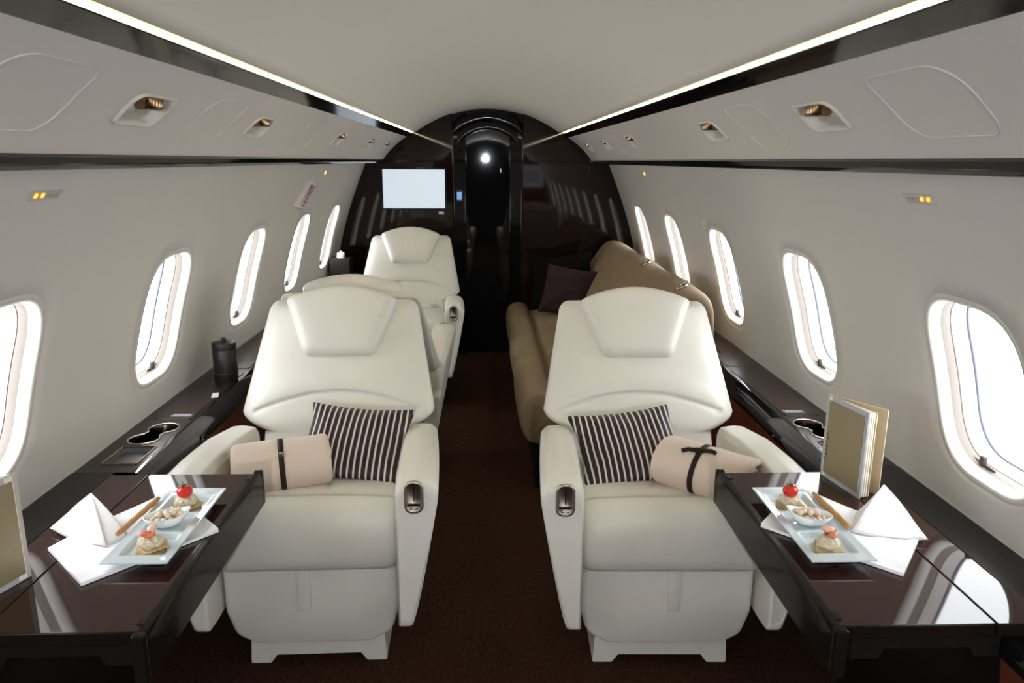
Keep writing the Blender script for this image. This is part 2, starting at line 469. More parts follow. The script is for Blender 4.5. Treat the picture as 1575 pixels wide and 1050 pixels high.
    for i, yl in enumerate(LY):
        rt = thing('reading_light', 'recessed reading light with bronze barrel in the %s overhead panel, %s' % (sn, order[i]), 'reading light',
                   (0, 0, 0), 0, 'reading lights in the overhead panels')
        o = leaf(yl, .121, .083, .036, .012, .06)
        cy = yl
        def rr(sc_, d): return [binp(side, cy + (p[0] - cy) * sc_, .121 + (p[1] - .121) * sc_, d) for p in o]
        loft('bezel', [rr(1.09, 0.0), rr(1.07, -.0045), rr(1.0, -.005), rr(.95, .004), rr(.9, .03)], M['plastic'], rt, cap=False)
        R = [rr(.9, .03), rr(.75, .045), rr(.4, .052)]; loft('recess', R, M['plastic'], rt, cap=True)
        c = Vector(binp(side, yl + .012, .105, .015))
        bt = lathe('barrel', [(.0, .026), (.024, .026), (.026, .022), (.026, -.016), (.0235, -.020), (.020, -.020), (.019, -.004), (0, -.004)], M['bronze'], rt, tuple(c), 28, auto=40)
        lathe('lens', [(0, -.005), (.0175, -.006), (.0175, -.012), (0, -.012)], M['black'], bt, tuple(c), 20)
    # engraved panels
    for yl, lab in ((1.205, 'largest, nearest the camera'), (1.975, 'between the two nearest reading lights'), (4.02, 'farther along, beyond the third reading light')) if side > 0 else \
            ((1.16, 'largest, nearest the camera'), (1.93, 'between the two nearest reading lights'), (2.92, 'farther along, beyond the second reading light')):
        o = leaf(yl, .121, .118, .071, .032, .11, 12)
        tube('panel_outline', [binp(side, p[0], p[1], -.0006) for p in o], .0017, M['bin'], None, 6, True)
        ob = COL.objects[-1]; ob.name = 'ceiling_access_panel'
        tag(ob, 'leaf-shaped panel outline in the %s overhead panel, %s' % (sn, lab), 'access panel', 'oxygen panels in the overhead panels')
    # upper glossy trim, lower glossy trim, soffit
    sg = lambda pts: [(side * x, z) for x, z in pts]
    struct(prism('trim_%d' % (3 if side < 0 else 4), sg(rpoly([(.5335, 1.629), (.566, 1.5995), (.573, 1.606), (.573, 1.63), (.540, 1.636)], .003, 3)), 'y', Y0, Y1, M['black']),
           'black glossy strip under the light line on the %s' % sn, 'trim')
    struct(prism('trim_%d' % (5 if side < 0 else 6), sg(rpoly([(.733, 1.443), (.731, 1.430), (.736, 1.421), (.752, 1.420), (.756, 1.45), (.742, 1.452)], .004, 3)), 'y', Y0, Y1, M['black']),
           'black glossy strip along the lower edge of the %s overhead panel' % sn, 'trim')
    struct(prism('trim_%d' % (7 if side < 0 else 8), sg([(.745, 1.428), (.80, 1.426), (.872, 1.418), (.872, 1.44), (.745, 1.46)]), 'y', Y0, Y1, M['wall']),
           'narrow cream soffit above the %s windows' % sn, 'trim')
    # light line in short segments
    segs = [Y0, .4, 1.33, 2.05, 3.1, 4.3, Y1 - .02] if side < 0 else [Y0, .3, 1.05, 1.92, 3.1, 4.3, Y1 - .02]
    sl = ['behind the camera', 'just above the camera', 'nearest segment in view', 'second segment in view', 'third segment in view', 'farthest segment, ending at the bulkhead']
    for k in range(len(segs) - 1):
        pts = sg(rpoly([(.5265, 1.6335), (.5335, 1.6305), (.537, 1.637), (.530, 1.641)], .002, 3))
        o = prism('light_strip', pts, 'y', segs[k] + .003, segs[k + 1] - .003, M['strip'])
        prism('painted_glow', sg([(.511, 1.6345), (.5255, 1.6340), (.529, 1.641), (.513, 1.643)]), 'y', segs[k] + .0005, segs[k + 1] - .0005, M['glow'], o)  # added emissive strip imitating the warm glow in the cove
        tag(o, 'warm glowing light strip along the %s ceiling edge, %s' % (sn, sl[k]), 'light strip', 'light strips along the ceiling edges')

# ceiling
cp = [(0, 1.800), (.12, 1.791), (.25, 1.759), (.36, 1.717), (.45, 1.672), (.508, 1.631)]
_cz = np.polyfit([p[0] ** 2 for p in cp], [p[1] for p in cp], 2)
xs = list(np.linspace(-.508, .508, 41)); prof = [(x, float(np.polyval(_cz, x * x))) for x in xs]
prof = [(-.59, 1.59), (-.575, 1.655), (-.535, 1.668), (-.513, 1.645)] + prof + [(.513, 1.645), (.535, 1.668), (.575, 1.655), (.59, 1.59)]
ys = list(np.linspace(Y0, Y1 + .25, 24))
struct(grid('ceiling', [[(x, y, z) for x, z in prof] for y in ys], M['ceiling']), 'cream arched cabin ceiling between the light strips', 'ceiling')
# floor
fl = struct(box('floor', (0, 1.8, -.02), (2.2, 8.2, .04), M['carpet'], None, 0), 'dark brown carpet on the cabin floor', 'floor')
# aft wall (behind the camera)
struct(box('wall_back', (0, Y0 - .03, .95), (2.4, .06, 2.0), M['bulk'], None, 0))
# ------------------------------------------------------------------ bulkhead
for side, sn in ((-1, 'left'), (1, 'right')):
    struct(prism('wall_front_' + sn, [(side * .252, 0), (side * 1.2, 0), (side * 1.2, 1.9), (side * .252, 1.9)], 'y', Y1, Y1 + .24, M['bulk']),
           'dark glossy wooden bulkhead panel on the %s of the door' % sn, 'bulkhead')
struct(box('wall_front', (0, Y1 + .27, .95), (2.5, .06, 2.1), M['black'], None, 0))  # unseen backing added to block sky light behind the door
dr = thing('door_1', 'glossy black sliding door in the middle of the dark bulkhead', 'door', (0, Y1 + .15, 0), kind='structure')
box('door_panel', (0, .03, .9), (.40, .03, 1.8), M['door'], dr, .004)
for s in (-1, 1):
    prism('door_post', [(s * .254 + a, b) for a, b in rpoly([(-s * .095, -.02), (0, -.07), (.004 * s, .03), (-s * .095, .03)], .008, 4)], 'z', 0, 1.80, M['black'], dr)
def arch(r0, r1, y0, y1, zc, name):
    pr = rpoly([(r0, y0 + .02), (r0 + .012, y0), (r1, y0 + .012), (r1, y1), (r0, y1)], .012, 3)
    th = np.linspace(math.radians(25), math.radians(155), 41)
    loft(name, [[(r * math.cos(t), y, zc + r * math.sin(t)) for r, y in pr] for t in th], M['black'], dr)
arch(.335, .40, -.09, .0, 1.385, 'header_arch')
arch(.262, .345, -.055, .02, 1.395, 'header_arch')
box('header_panel', (0, .02, 1.74), (.52, .03, .16), M['black'], dr, .003)
box('door_handle', (.095, -.002 + .012, 1.37), (.008, .012, .03), M['chrome'], dr, .002)
# lamp added on the aft wall as camera-flash fill, mirrored in the door
al = thing('flash_fill_lamp', 'added round fill lamp on the aft wall, standing in for the camera flash', 'lamp', (-.02, Y0, 1.488))
lathe('fill_lamp_ring', [(.021, 0), (.034, 0), (.034, .012), (.024, .016), (.021, .012)], M['chrome'], al, (0, 0, 0), 32, rot=Matrix.Rotation(-PI / 2, 3, 'X'))
lathe('fill_lamp_lens', [(0, .002), (.02, .002), (.02, .012), (.012, .017), (0, .018)], M['lamp'], al, (0, 0, 0), 32, rot=Matrix.Rotation(-PI / 2, 3, 'X'))
# aft screen (seen mirrored in the right bulkhead)
am = thing('aft_monitor', 'flat screen on the aft wall, seen mirrored in the bulkhead', 'monitor', (.77, Y0, 1.19))
box('housing', (0, .012, 0), (.42, .024, .40), M['black'], am, .004)
box('screen', (0, .0255, 0), (.38, .003, .36), mat('screen_aft', (.02, .02, .02), .3, emit=(.72, .80, 1), estr=1.0), am, 0)
for k, (a, b) in enumerate(((.11, .07), (.065, .04))):
    tube('screen_logo', [(p[0], .028, p[1]) for p in rpoly([(-a, -b), (a, -b), (a, b), (-a, b)], .035, 6)], .008, M['black'], am, 6, True)
# bulkhead monitor
mo = thing('wall_monitor', 'white lit flat screen on the dark bulkhead above the far seat', 'monitor', (-.525, Y1, 1.242))
box('housing', (0, -.012, 0), (.462, .024, .296), M['black'], mo, .003)
box('screen', (0, -.0255, 0), (.438, .003, .271), M['screen'], mo, 0)
bd = box('sticker', (-.335, Y1 - .001, 1.072), (.036, .002, .02), M['placard'], None, 0)
bd.name = 'bulkhead_sticker'; tag(bd, 'tiny silver sticker below the lit screen on the bulkhead', 'sticker')
lc = thing('control_display', 'small blue lit control display on the black door post', 'display', (-.207, Y1 + .095, 1.19))
box('housing', (0, -.004, 0), (.05, .016, .09), M['satin'], lc, .003)
box('screen', (0, -.0125, 0), (.036, .002, .058), M['screen_blue'], lc, 0)

# ------------------------------------------------------------------ side ledges with cup holders
def fig8(cx, cy, dy, r, dx=0):
    pts = []
    for k in range(64):
        a = 2 * PI * k / 64
        s1 = (cx + dx / 2 + r * math.cos(a), cy + dy / 2 + r * math.sin(a)); s2 = (cx - dx / 2 + r * math.cos(a), cy - dy / 2 + r * math.sin(a))
        # union of two circles, polar from the centre
        best = 0
        d = (math.cos(a), math.sin(a))
        for sg_ in (1, -1):
            ox, oy = sg_ * dx / 2, sg_ * dy / 2
            b = d[0] * ox + d[1] * oy; c = ox * ox + oy * oy - r * r; disc = b * b - c
            if disc >= 0: best = max(best, b + math.sqrt(disc))
        best = max(best, r * .62)
        pts.append((cy + d[1] * best, cx + d[0] * best))
    return pts
LZ = .645
for side, sn in ((-1, 'left'), (1, 'right')):
    fwd_end = Y1 - .01 if side < 0 else 3.16
    lg = thing('side_ledge', 'long dark glossy wooden ledge with cup holders under the %s windows' % sn, 'ledge', (0, 0, 0))
    fmz = lambda y, x, d, side=side: (side * x, y, LZ - d)
    xin, xw = .938, 1.0905
    cup = fig8(1.003 if side < 0 else .995, 2.19, .092, .043, -.02); tray = [(1.955, .952), (2.085, .952), (2.085, 1.045), (1.955, 1.045)]
    ntr = [(1.00, .952), (1.165, .952), (1.165, 1.045), (1.00, 1.045)]
    r2 = [(0, .004), (.0015, 0), (.003, 0)]
    cells = [(1.90, 2.10, xin, xw, tray, r2), (2.10, 2.285, xin, xw, cup, r2), (2.285, fwd_end, xin, xw, None, None),
             (Y0, .97, xin, xw, None, None), (.97, 1.20, xin, xw, ntr, r2)]
    v, f = cell_sheet(cells, fmz, 12, 10)
    mesh('ledge_top', v, f, M['ledge'], lg, weld=1e-5)
    lipp = [(xin + .002, LZ), (xin - .010, LZ - .002), (.916, LZ - .016), (.904, LZ - .036), (.902, LZ - .062), (.906, LZ - .070), (.925, LZ - .074), (.95, LZ - .06), (.95, LZ - .001)]
    for a, b in ((1.90, fwd_end), (Y0, 1.20)):
        prism('rounded_lip', [(side * x, z) for x, z in lipp], 'y', a, b, M['black'], lg)
        prism('side_panel', [(side * .918, .585), (side * .985, 0), (side * 1.02, 0), (side * .96, .585)], 'y', a, b, M['red'], lg)
    # table stowage bay
    prism('stowage_band', [(side * .986, LZ), (side * 1.10, LZ), (side * 1.10, .56), (side * .986, .56)], 'y', 1.20, 1.90, M['satin'], lg, .002)
    prism('stowage_tray', [(side * .905, .612), (side * .99, .612), (side * .99, .575), (side * .905, .575)], 'y', 1.20, 1.90, M['satin'], lg)
    prism('stowage_shade_panel', [(side * .915, .58), (side * .985, 0), (side * 1.02, 0), (side * .96, .58)], 'y', 1.20, 1.90, M['satin'], lg)  # black panel painting in the dark shade of the open bay
    if side > 0: prism('ledge_band', [(side * .992, LZ), (side * 1.10, LZ), (side * 1.10, .60), (side * .992, .60)], 'y', fwd_end, Y1 - .01, M['ledge'], lg)
    # cup holder: metal rim and deep cups
    ch = tube('cup_holder', [fmz(p[0], p[1], -.001) for p in cup], .0028, M['chrome'], lg, 8, True)
    cs = .0; cyy = sum(p[0] for p in cup) / 64; cxx = sum(p[1] for p in cup) / 64
    loft('cup_well', [[fmz(cyy + (p[0] - cyy) * k, cxx + (p[1] - cxx) * k, d) for p in cup] for k, d in ((1.0, .001), (.985, .004), (.96, .055), (.6, .058), (.02, .058))], M['cup'], ch, cap=False, auto=30)
    for tr, nm in ((tray, 'inset_tray'), (ntr, 'inset_tray')):
        it = tube(nm, [fmz(p[0], p[1], -.001) for p in rpoly(tr, .004, 3)], .0028, M['bronze'], lg, 6, True)
        c0 = (tr[0][0] + tr[1][0]) / 2; c1 = (tr[0][1] + tr[2][1]) / 2
        loft('tray_floor', [[fmz(c0 + (p[0] - c0) * k, c1 + (p[1] - c1) * k, d) for p in tr] for k, d in ((1, 0), (.97, .016), (.5, .017), (.02, .017))], M['graymetal'], it, cap=False, smooth=False)
    # lids, seams
    lids = [(2.325, 2.86), (2.93, 3.12)] if side > 0 else [(2.325, 2.86), (2.93, 3.5), (3.6, 4.3), (4.4, 5.1)]
    for a, b in lids:
        prism('storage_lid', [(side * x, y) for x, y in rpoly([(.944, a), (1.062, a), (1.062, b), (.944, b)], [.001, .02, .02, .001], 5)], 'z', LZ - .001, LZ + .0022, M['ledge'], lg, .0008)
        prism('lid_gap', [(side * x, y) for x, y in rpoly([(.942, a - .003), (1.065, a - .003), (1.065, b + .003), (.942, b + .003)], [.001, .022, .022, .001], 5)], 'z', LZ - .001, LZ + .0006, M['black'], lg)
        box('lid_edge', (side * 1.0, a - .004, LZ + .001), (.10, .0022, .002), M['graymetal'], lg, 0)
    # small latch under the lip
    box('lid_latch', (side * .902, 2.30, LZ - .048), (.006, .04, .014), M['black'], lg, .002)
    box('latch_pin', (side * .899, 2.285, LZ - .055), (.006, .010, .006), M['chrome'], lg, .001)
    # placard with fine print
    pl = thing('placard', 'small white-lettered placard on the %s ledge beside the cup holder' % sn, 'placard', (side * .985, 2.345, LZ + .0024))
    for r_ in range(4):
        x0 = -.034 + .004 * (r_ % 2); wd = [.058, .066, .05, .062][r_]
        bm = bmesh.new(); x = -wd / 2
        while x < wd / 2:
            l = random.uniform(.003, .008); bm_box(bm, (x + l / 2, r_ * .007, .0002), (l, .0034, .0004)); x += l + .0016
        frombm('print_line', bm, M['placard'], pl, False)

# ------------------------------------------------------------------ club seats
def smooth_seat_back(flip):
    pass
def make_seat(name, label, aisle, belt=False):
    """local: facing -y, leg rest front at y=0, floor z=0; aisle = side (+1/-1) of the aisle armrest"""
    t = thing(name, label, 'seat')
    L = M['leather']
    # pedestal base with arched cut-out
    o = [(-.198, 0), (-.198, 0), (-.140, 0), (-.122, .026), (.122, .026), (.140, 0), (.198, 0), (.192, .10), (.185, .16), (-.185, .16), (-.192, .10)]
    prism('pedestal', rpoly(o[1:], .006, 3), 'y', .06, .50, M['plastic'], t, .006)
    # leg rest
    ol = rpoly([(-.243, .336), (-.243, .20), (-.222, .128), (-.165, .098), (.165, .098), (.222, .128), (.243, .20), (.243, .336)], [.014, .05, .04, .04, .04, .04, .05, .014], 6)
    rings = []
    for y, s in ((-.0, .0), (.0, .93), (.004, .965), (.012, .988), (.024, 1.0), (.09, 1.0), (.10, .99), (.105, .96)):
        if s == 0: continue
        rings.append([(x * (s if s > .9 else s), y - .006 * (1 - (x / .25) ** 2) * (1 if s < .97 else 0) + .05 * max(0, .25 - z), .217 + (z - .217) * s) for x, z in ol])
    loft('leg_rest', rings, L, t)
    px_ = aisle * -.018
    bm = bmesh.new(); bm_box(bm, (px_, -.0045, .272), (.036, .004, .128), .0015)
    frombm('pull_strap', bm, M['leather2'], t)
    # seat cushion: rounded front, slightly crowned
    nx, rings = 40, []
    for i in range(nx + 1):
        s = -1 + 2 * i / nx; x = .246 * math.copysign(1 - (1 - abs(s)) ** 1.6, s)
        e = max(0, (abs(x) - .205) / .041); sq = math.sqrt(max(0, 1 - e ** 2.2)) if e < 1 else 0
        h = .095 * (.80 + .20 * sq); cz = .437
        top = cz + h * 1.02 + .008 * (1 - (x / .246) ** 2); bot = cz - h
        fy = -.052 + .02 * (1 - sq)
        pts = [(.52, bot + .01), (.52, top - .052), (.40, top - .040), (.28, top - .030), (.16, top - .016)]
        pts += [(.07, top - .004), (.052, top - .009), (.044, top - .008), (.038, top - .001), (.016, top + .001), (fy + .045, top - .008), (fy + .018, top - .026), (fy + .006, top - .055), (fy, top - .095), (fy + .001, bot + .05), (fy + .006, bot + .022), (fy + .022, bot + .006), (fy + .05, bot)]
        rings.append([(x, y, z) for y, z in pts])
    loft('seat_cushion', rings, L, t)
    # backrest
    Z0, Z1 = .44, .945
    def ctr(z): return .475 + .245 * (z - .5) / .44 + .03 * ((z - .5) / .44) ** 2
    def hw(z):
        if z < .555: return .246
        if z < .605: u = (z - .555) / .05; return .246 + .078 * math.sin(u * PI / 2) ** .8
        return .326 - .062 * (z - .605) / .32
    zs = [Z0, .50, .54, .553, .556, .560, .566, .574, .584, .595, .606] + list(np.linspace(.618, .912, 60)) + [.918, .924, .930, .934, .938, .943, .946, .947]
    rings = []
    for z in zs:
        w_ = hw(z); cap = 1.0; 
        if z > .912: q = (z - .912) / .035; cap = math.sqrt(max(0.02, 1 - q ** 2.4)); w_ = hw(z) - .030 * (1 - math.sqrt(max(0, 1 - q ** 2.2)))
        ht = (.062 - .012 * max(0, (z - .6) / .35)) * cap; yc = ctr(z) + .062
        ring = []
        N = 48
        for k in range(N + 1):                                  # front, left to right
            s = -1 + 2 * k / N; x = w_ * math.copysign(1 - (1 - abs(s)) ** 1.7, s)
            e = (1 - abs(x / w_) ** 7) ** (1 / 2.4) if abs(x) < w_ else 0
            y = yc - ht * e
            zg = .676 - .80 * x * x
            gr = math.exp(-((z - zg) / .0045) ** 2) * (1 if abs(x) < .275 else 0)
            bulge = .012 * math.exp(-((z - zg - .035) / .035) ** 2) if z > zg else .006 * math.exp(-((zg - z - .05) / .05) ** 2)
            y += (.010 * gr - bulge * (1 - (x / w_) ** 4)) * e
            sm = math.exp(-((abs(x) - (w_ - .035)) / .0028) ** 2); y += .0022 * sm * e
            y -= .012 * (1 - (x / w_) ** 2) * e
            ring.append((x, y, z))
        for k in range(1, 24):
            s = 1 - 2 * k / 24; x = w_ * math.copysign(1 - (1 - abs(s)) ** 1.7, s)
            e = (1 - abs(x / w_) ** 4) ** (1 / 2.)
            ring.append((x, yc + ht * .95 * e, z))
        rings.append(ring)
    loft('backrest', rings, L, t)
    # headrest
    top = [(x, 1.004 - 1.15 * x * x) for x in np.linspace(-.196, .196, 15)]
    oh = [(-.120, .778), (.120, .778)] + [(x, z) for x, z in reversed(top)]
    oh = rpoly(oh, [.035, .035, .014] + [.01] * 13 + [.014], 5)
    # dense resample
    P = []
    for i in range(len(oh)):
        a, b = oh[i], oh[(i + 1) % len(oh)]; l = math.dist(a, b); n = max(1, int(l / .012))
        for k in range(n): P.append((a[0] + (b[0] - a[0]) * k / n, a[1] + (b[1] - a[1]) * k / n))
    slope = math.atan2(.245 / .44 + .06, 1)
    org = Vector((0, ctr(.88) - .009, .88))
    mt = frame(org, (1, 0, 0), (0, math.tan(slope), 1))
    mt2 = mt @ Matrix.Translation((0, -.88 / 1, 0))
    hv = [(x, (z - .88) / math.cos(slope) * .97) for x, z in P]
    puff('headrest', hv, .040, .045, L, t, mt, 14, 9.0)
    # armrests
    def arm(s, nm):
        rings = []
        for y, topz, botz, sh in ((-.103, .600, .235, 0), (-.104, .625, .222, 1), (-.098, .630, .213, 1), (-.085, .636, .205, 1), (-.03, .640, .20, 1), (.06, .640, .20, 1), (.16, .636, .20, 1),
                                  (.26, .630, .20, 1), (.36, .614, .20, 1), (.45, .600, .20, 1), (.47, .590, .21, 1)):
            back = min(1, max(0, (y + .1) / .55))
            ot = .363 - .024 * back ** 1.5; it = .252 - .014 * back; ob = .288
            ins = .006 if y < -.1 or y > .46 else 0
            H_ = topz - .05 - botz
            curve = [(ob + (ot - ob) * (k / 9) ** .82 - ins, botz + H_ * k / 9) for k in range(1, 10)]
            base_ = rpoly([(it + ins, botz + .06), (it + ins, botz), (ob - ins, botz), curve[0]], [.001, .006, .014, .001], 5)[5:-5]
            cap_ = rpoly([curve[-1], (ot + .002 - ins, topz - .024), (ot - .016 - ins, topz - .003), ((it + ot) / 2, topz), (it + .010 + ins, topz - .006), (it + ins, topz - .03), (it + ins, botz + .06)], [.001, .02, .02, .06, .012, .012, .001], 5)[6:-6]
            poly = base_ + curve + cap_
            rings.append([(s * x, y, z) for x, z in poly])
        return loft(nm, rings, M['leather2'], t, auto=50)
    a1 = arm(aisle, 'aisle_armrest'); arm(-aisle, 'window_armrest')
    # seam across the front of the arm and the control panel
    cx = aisle * .301; 
    def lozenge(hx, hz, zc=.592): return [(cx + (x), z) for x, z in rpoly([(-hx, zc - hz), (hx, zc - hz), (hx, zc + hz), (-hx, zc + hz)], hx * .98, 7)]
    lo = lozenge(.0235, .043)
    li = lozenge(.0185, .037)
    cp_ = loft('control_panel', [[(x, -.103, z) for x, z in lozenge(.0255, .0455)], [(x, -.108, z) for x, z in lozenge(.0245, .0445)], [(x, -.1085, z) for x, z in li], [(x, -.1052, z) for x, z in lozenge(.0175, .036)]], M['panelmetal'], t)
    box('lever_slot', (cx, -.1058, .60), (.003, .002, .040), M['black'], cp_, 0)
    box('lever', (cx, -.1075, .572), (.031, .006, .006), M['black'], cp_, .001)
    lathe('button', [(0, 0), (.004, 0), (.004, .003), (0, .004)], M['chrome'], cp_, (cx - .007, -.1055, .562), 12, rot=Matrix.Rotation(PI / 2, 3, 'X'))
    lathe('button', [(0, 0), (.004, 0), (.004, .003), (0, .004)], M['chrome'], cp_, (cx + .007, -.1055, .562), 12, rot=Matrix.Rotation(PI / 2, 3, 'X'))
    if belt:
        b = tube('seat_belt', [(aisle * .20, .46, .525), (aisle * .20, .40, .535), (aisle * .12, .34, .546), (aisle * .06, .32, .546)], .009, M['leather2'], t)
        box('buckle', (aisle * .17, .37, .55), (.05, .035, .016), M['chrome'], b, .004, rot=Matrix.Rotation(.6 * aisle, 4, 'Z'))
    return t

SA = make_seat('club_seat', 'cream leather club seat on the left of the aisle facing us, in front', +1)
SA.location = (-.508, 1.945, 0); SA.rotation_euler = (0, 0, math.radians(1.2))
SB = make_seat('club_seat', 'cream leather club seat on the right of the aisle facing us', -1)
SB.location = (.490, 1.915, 0); SB.rotation_euler = (0, 0, math.radians(-1.6))
SC_ = dup(SB, (-.535, 3.72, 0), PI, 'cream leather club seat turned away, back to back with the left front seat')
SD = make_seat('club_seat', 'farthest cream leather club seat, facing us in front of the lit screen', +1, True)
SD.location = (-.505, 4.40, 0); SD.rotation_euler = (0, 0, math.radians(.8))
for s in (SA, SB, SC_, SD): s['group'] = 'cream leather club seats'

# ------------------------------------------------------------------ cushions and blankets on the seats
def throw_pillow(name, label, w_, h_, th, m, mtx, group=None, bow=.055, cat='pillow', noise=0):
    out = []
    N = 18
    cs = [(-w_ / 2, -h_ / 2), (w_ / 2, -h_ / 2), (w_ / 2, h_ / 2), (-w_ / 2, h_ / 2)]
    for i in range(4):
        a, b = cs[i], cs[(i + 1) % 4]; L_ = math.dist(a, b)
        nx, ny = -(b[1] - a[1]) / L_, (b[0] - a[0]) / L_
        for k in range(N):
            t = k / N; d = bow * L_ * 4 * t * (1 - t)
            out.append((a[0] + (b[0] - a[0]) * t + nx * d, a[1] + (b[1] - a[1]) * t + ny * d))
    def disp(x, y, r, s):
        return (.004 * math.sin(x * 60 + 1) * math.sin(y * 47) + noise * math.sin(x * 31 + y * 23)) * (1 - r) * r * 4
    o = puff(name, out, th / 2, th / 2, m, None, None, 10, 2.0, disp)
    o.matrix_world = mtx
    tag(o, label, cat, group)
    return o
def pose(c, u, v): return frame(c, u, v)
throw_pillow('throw_pillow', 'dark brown and white striped satin pillow on the left front seat', .333, .328, .10, M['stripe'],
             pose((-.420, 2.255, .5895), (1, .0, -.09), (.02, .31, .128)), 'striped satin pillows')
throw_pillow('throw_pillow', 'dark brown and white striped satin pillow on the right front seat', .333, .328, .10, M['stripe'],
             pose((.424, 2.228, .580), (1, .02, .115), (0, .31, .128)), 'striped satin pillows')

def blanket(label, a, b, rx, rz, band_t, knot):
    """rolled blanket lying from point a to point b"""
    a, b = Vector(a), Vector(b); d = (b - a); Ln = d.length; d.normalize()
    s = d.cross(Vector((0, 0, 1))).normalized(); up = s.cross(d)
    t = thing('rolled_blanket', label, 'blanket', tuple((a + b) / 2), 0, 'rolled blankets on the front seats')
    c0 = (a + b) / 2
    def P(l, u, v): return tuple(a + d * l + s * u + up * v - c0)
    N = 40; rings = []
    def sec(l, k, wob=0):
        r = []
        for q in range(N):
            th = 2 * PI * q / N; e = 2.0
            cu, sv = math.cos(th), math.sin(th)
            rr = 1 / (abs(cu) ** e + abs(sv) ** e) ** (1 / e)
            rr *= k * (1 + .012 * math.sin(3 * th + l * 25) + wob * math.sin(2 * th + 1))
            r.append(P(l, rx * rr * cu, rz * rr * sv))
        return r
    rings += [sec(.012, .12), sec(.006, .3), sec(.02, .36), sec(.004, .48), sec(.002, .60), sec(.018, .66), sec(.002, .76), sec(-.004, .86), sec(0, .95), sec(.012, 1.0)]
    for k in range(1, 24): 
        l = .012 + (Ln - .024) * k / 24; rings.append(sec(l, 1 - .035 * math.exp(-((l - band_t * Ln) / .015) ** 2)))
    rings += [sec(Ln - .012, 1.0), sec(Ln, .95), sec(Ln + .004, .86), sec(Ln - .002, .76), sec(Ln - .018, .66), sec(Ln - .002, .60), sec(Ln - .004, .48), sec(Ln - .02, .36), sec(Ln - .006, .3), sec(Ln - .012, .12)]
    loft('roll', rings, M['blanket'], t)
    # loose flap under the roll
    fr = []
    for l in np.linspace(.01, Ln - .01, 12):
        fr.append([P(l, u, v) for u, v in [(-rx * .2, -rz * .98), (rx * .9, -rz * .93), (rx * 1.12 + .004 * math.sin(l * 40), -rz * .86), (rx * 1.14, -rz * .80), (rx * .95, -rz * .76), (rx * .3, -rz * .85), (-rx * .2, -rz * .9)]])
    loft('flap', fr, M['blanket'], t)
    bl = band_t * Ln; br = [sec(bl - .0075, .985), sec(bl - .007, 1.012), sec(bl + .007, 1.012), sec(bl + .0075, .985)]
    bo = loft('band', br, M['band'], t, cap=False)
    if knot:
        q = P(bl, rx * .35, rz * .98); box('band_knot', q, (.03, .014, .016), M['band'], bo, .004)
        tube('band_tail', [q, P(bl - .03, rx * .5, rz * .98), P(bl - .045, rx * .62, rz * .9)], .006, M['band'], bo, 6)
        tube('band_tail', [q, P(bl + .03, rx * .3, rz * 1.06), P(bl + .045, rx * .35, rz * 1.05)], .006, M['band'], bo, 6)
    else:
        box('band_clasp', P(bl, rx * .75, rz * .78), (.012, .012, .012), M['graymetal'], bo, .003)
    return t
blanket('cream rolled blanket with a plain brown band on the left front seat', (-.730, 2.055, .583), (-.478, 2.125, .592), .088, .070, .5, False)
blanket('cream rolled blanket tied with a brown knotted band on the right front seat', (.505, 2.105, .590), (.715, 1.935, .578), .088, .070, .45, True)

# ------------------------------------------------------------------ divan
dv = thing('divan', 'long tan suede sofa along the right wall behind the right club seat', 'sofa', (0, 0, 0))
DY0, DY1 = 3.20, 5.47
prism('base', rpoly([(.20, 0), (.90, 0), (.90, .30), (.17, .30)], .01, 3), 'y', DY0 + .02, DY1, M['satin'], dv)
def sec_loft(name, prof, y0, y1, cxz, amp, parent):
    rings = []
    n = 22
    for k in range(n + 1):
        s = -1 + 2 * k / n; y = (y0 + y1) / 2 + (y1 - y0) / 2 * math.copysign(1 - (1 - abs(s)) ** 1.8, s)
        e = abs(2 * (y - (y0 + y1) / 2) / (y1 - y0)); sc = 1 - amp * (1 - (max(0, 1 - e ** 22)) ** .5) + .028 * (1 - e * e) - .016
        rings.append([(cxz[0] + (x - cxz[0]) * sc, y, cxz[1] + (z - cxz[1]) * sc) for x, z in prof])
    return loft(name, rings, M['suede'], parent)
def chaikin(p, n=2):
    for _ in range(n):
        q = []
        for i in range(len(p)):
            a, b = p[i], p[(i + 1) % len(p)]
            q += [(.75 * a[0] + .25 * b[0], .75 * a[1] + .25 * b[1]), (.25 * a[0] + .75 * b[0], .25 * a[1] + .75 * b[1])]
        p = q
    return p
pf_seat = chaikin([(.19, .20), (.145, .24), (.122, .34), (.135, .425), (.19, .455), (.262, .445), (.286, .375), (.312, .440), (.42, .455), (.56, .445), (.64, .43), (.64, .22)])
pf_back = chaikin([(.56, .38), (.585, .47), (.645, .60), (.72, .73), (.785, .83), (.84, .895), (.905, .905), (.960, .865), (.978, .78), (.978, .40)])
bnd = [DY0, 3.95, 4.71, DY1]
for k in range(3):
    sec_loft('seat_cushion', pf_seat, bnd[k], bnd[k + 1], (.40, .33), .10, dv)
    bc = sec_loft('back_cushion', pf_back, bnd[k], bnd[k + 1], (.80, .62), .12, dv)
for yy in (3.36, 4.15):
    c = (.857, yy, .900)
    rot = Matrix.Rotation(-.48, 3, 'Y')
    g = lathe('belt_grommet', [(.016, -.004), (.030, -.004), (.031, .003), (.026, .006), (.018, .004), (.016, -.004)], M['chrome'], dv, c, 24, rot=rot)
    lathe('grommet_well', [(0, -.003), (.017, -.003), (.017, .001), (0, .001)], M['dark_spot'], g, c, 20, rot=rot)
throw_pillow('throw_pillow', 'black plush pillow at the far end of the tan sofa', .44, .40, .14, M['dark_fur'],
             pose((.50, 5.23, .635), (1, -.35, .12), (.15, .45, 1)), None, .055, noise=.01)
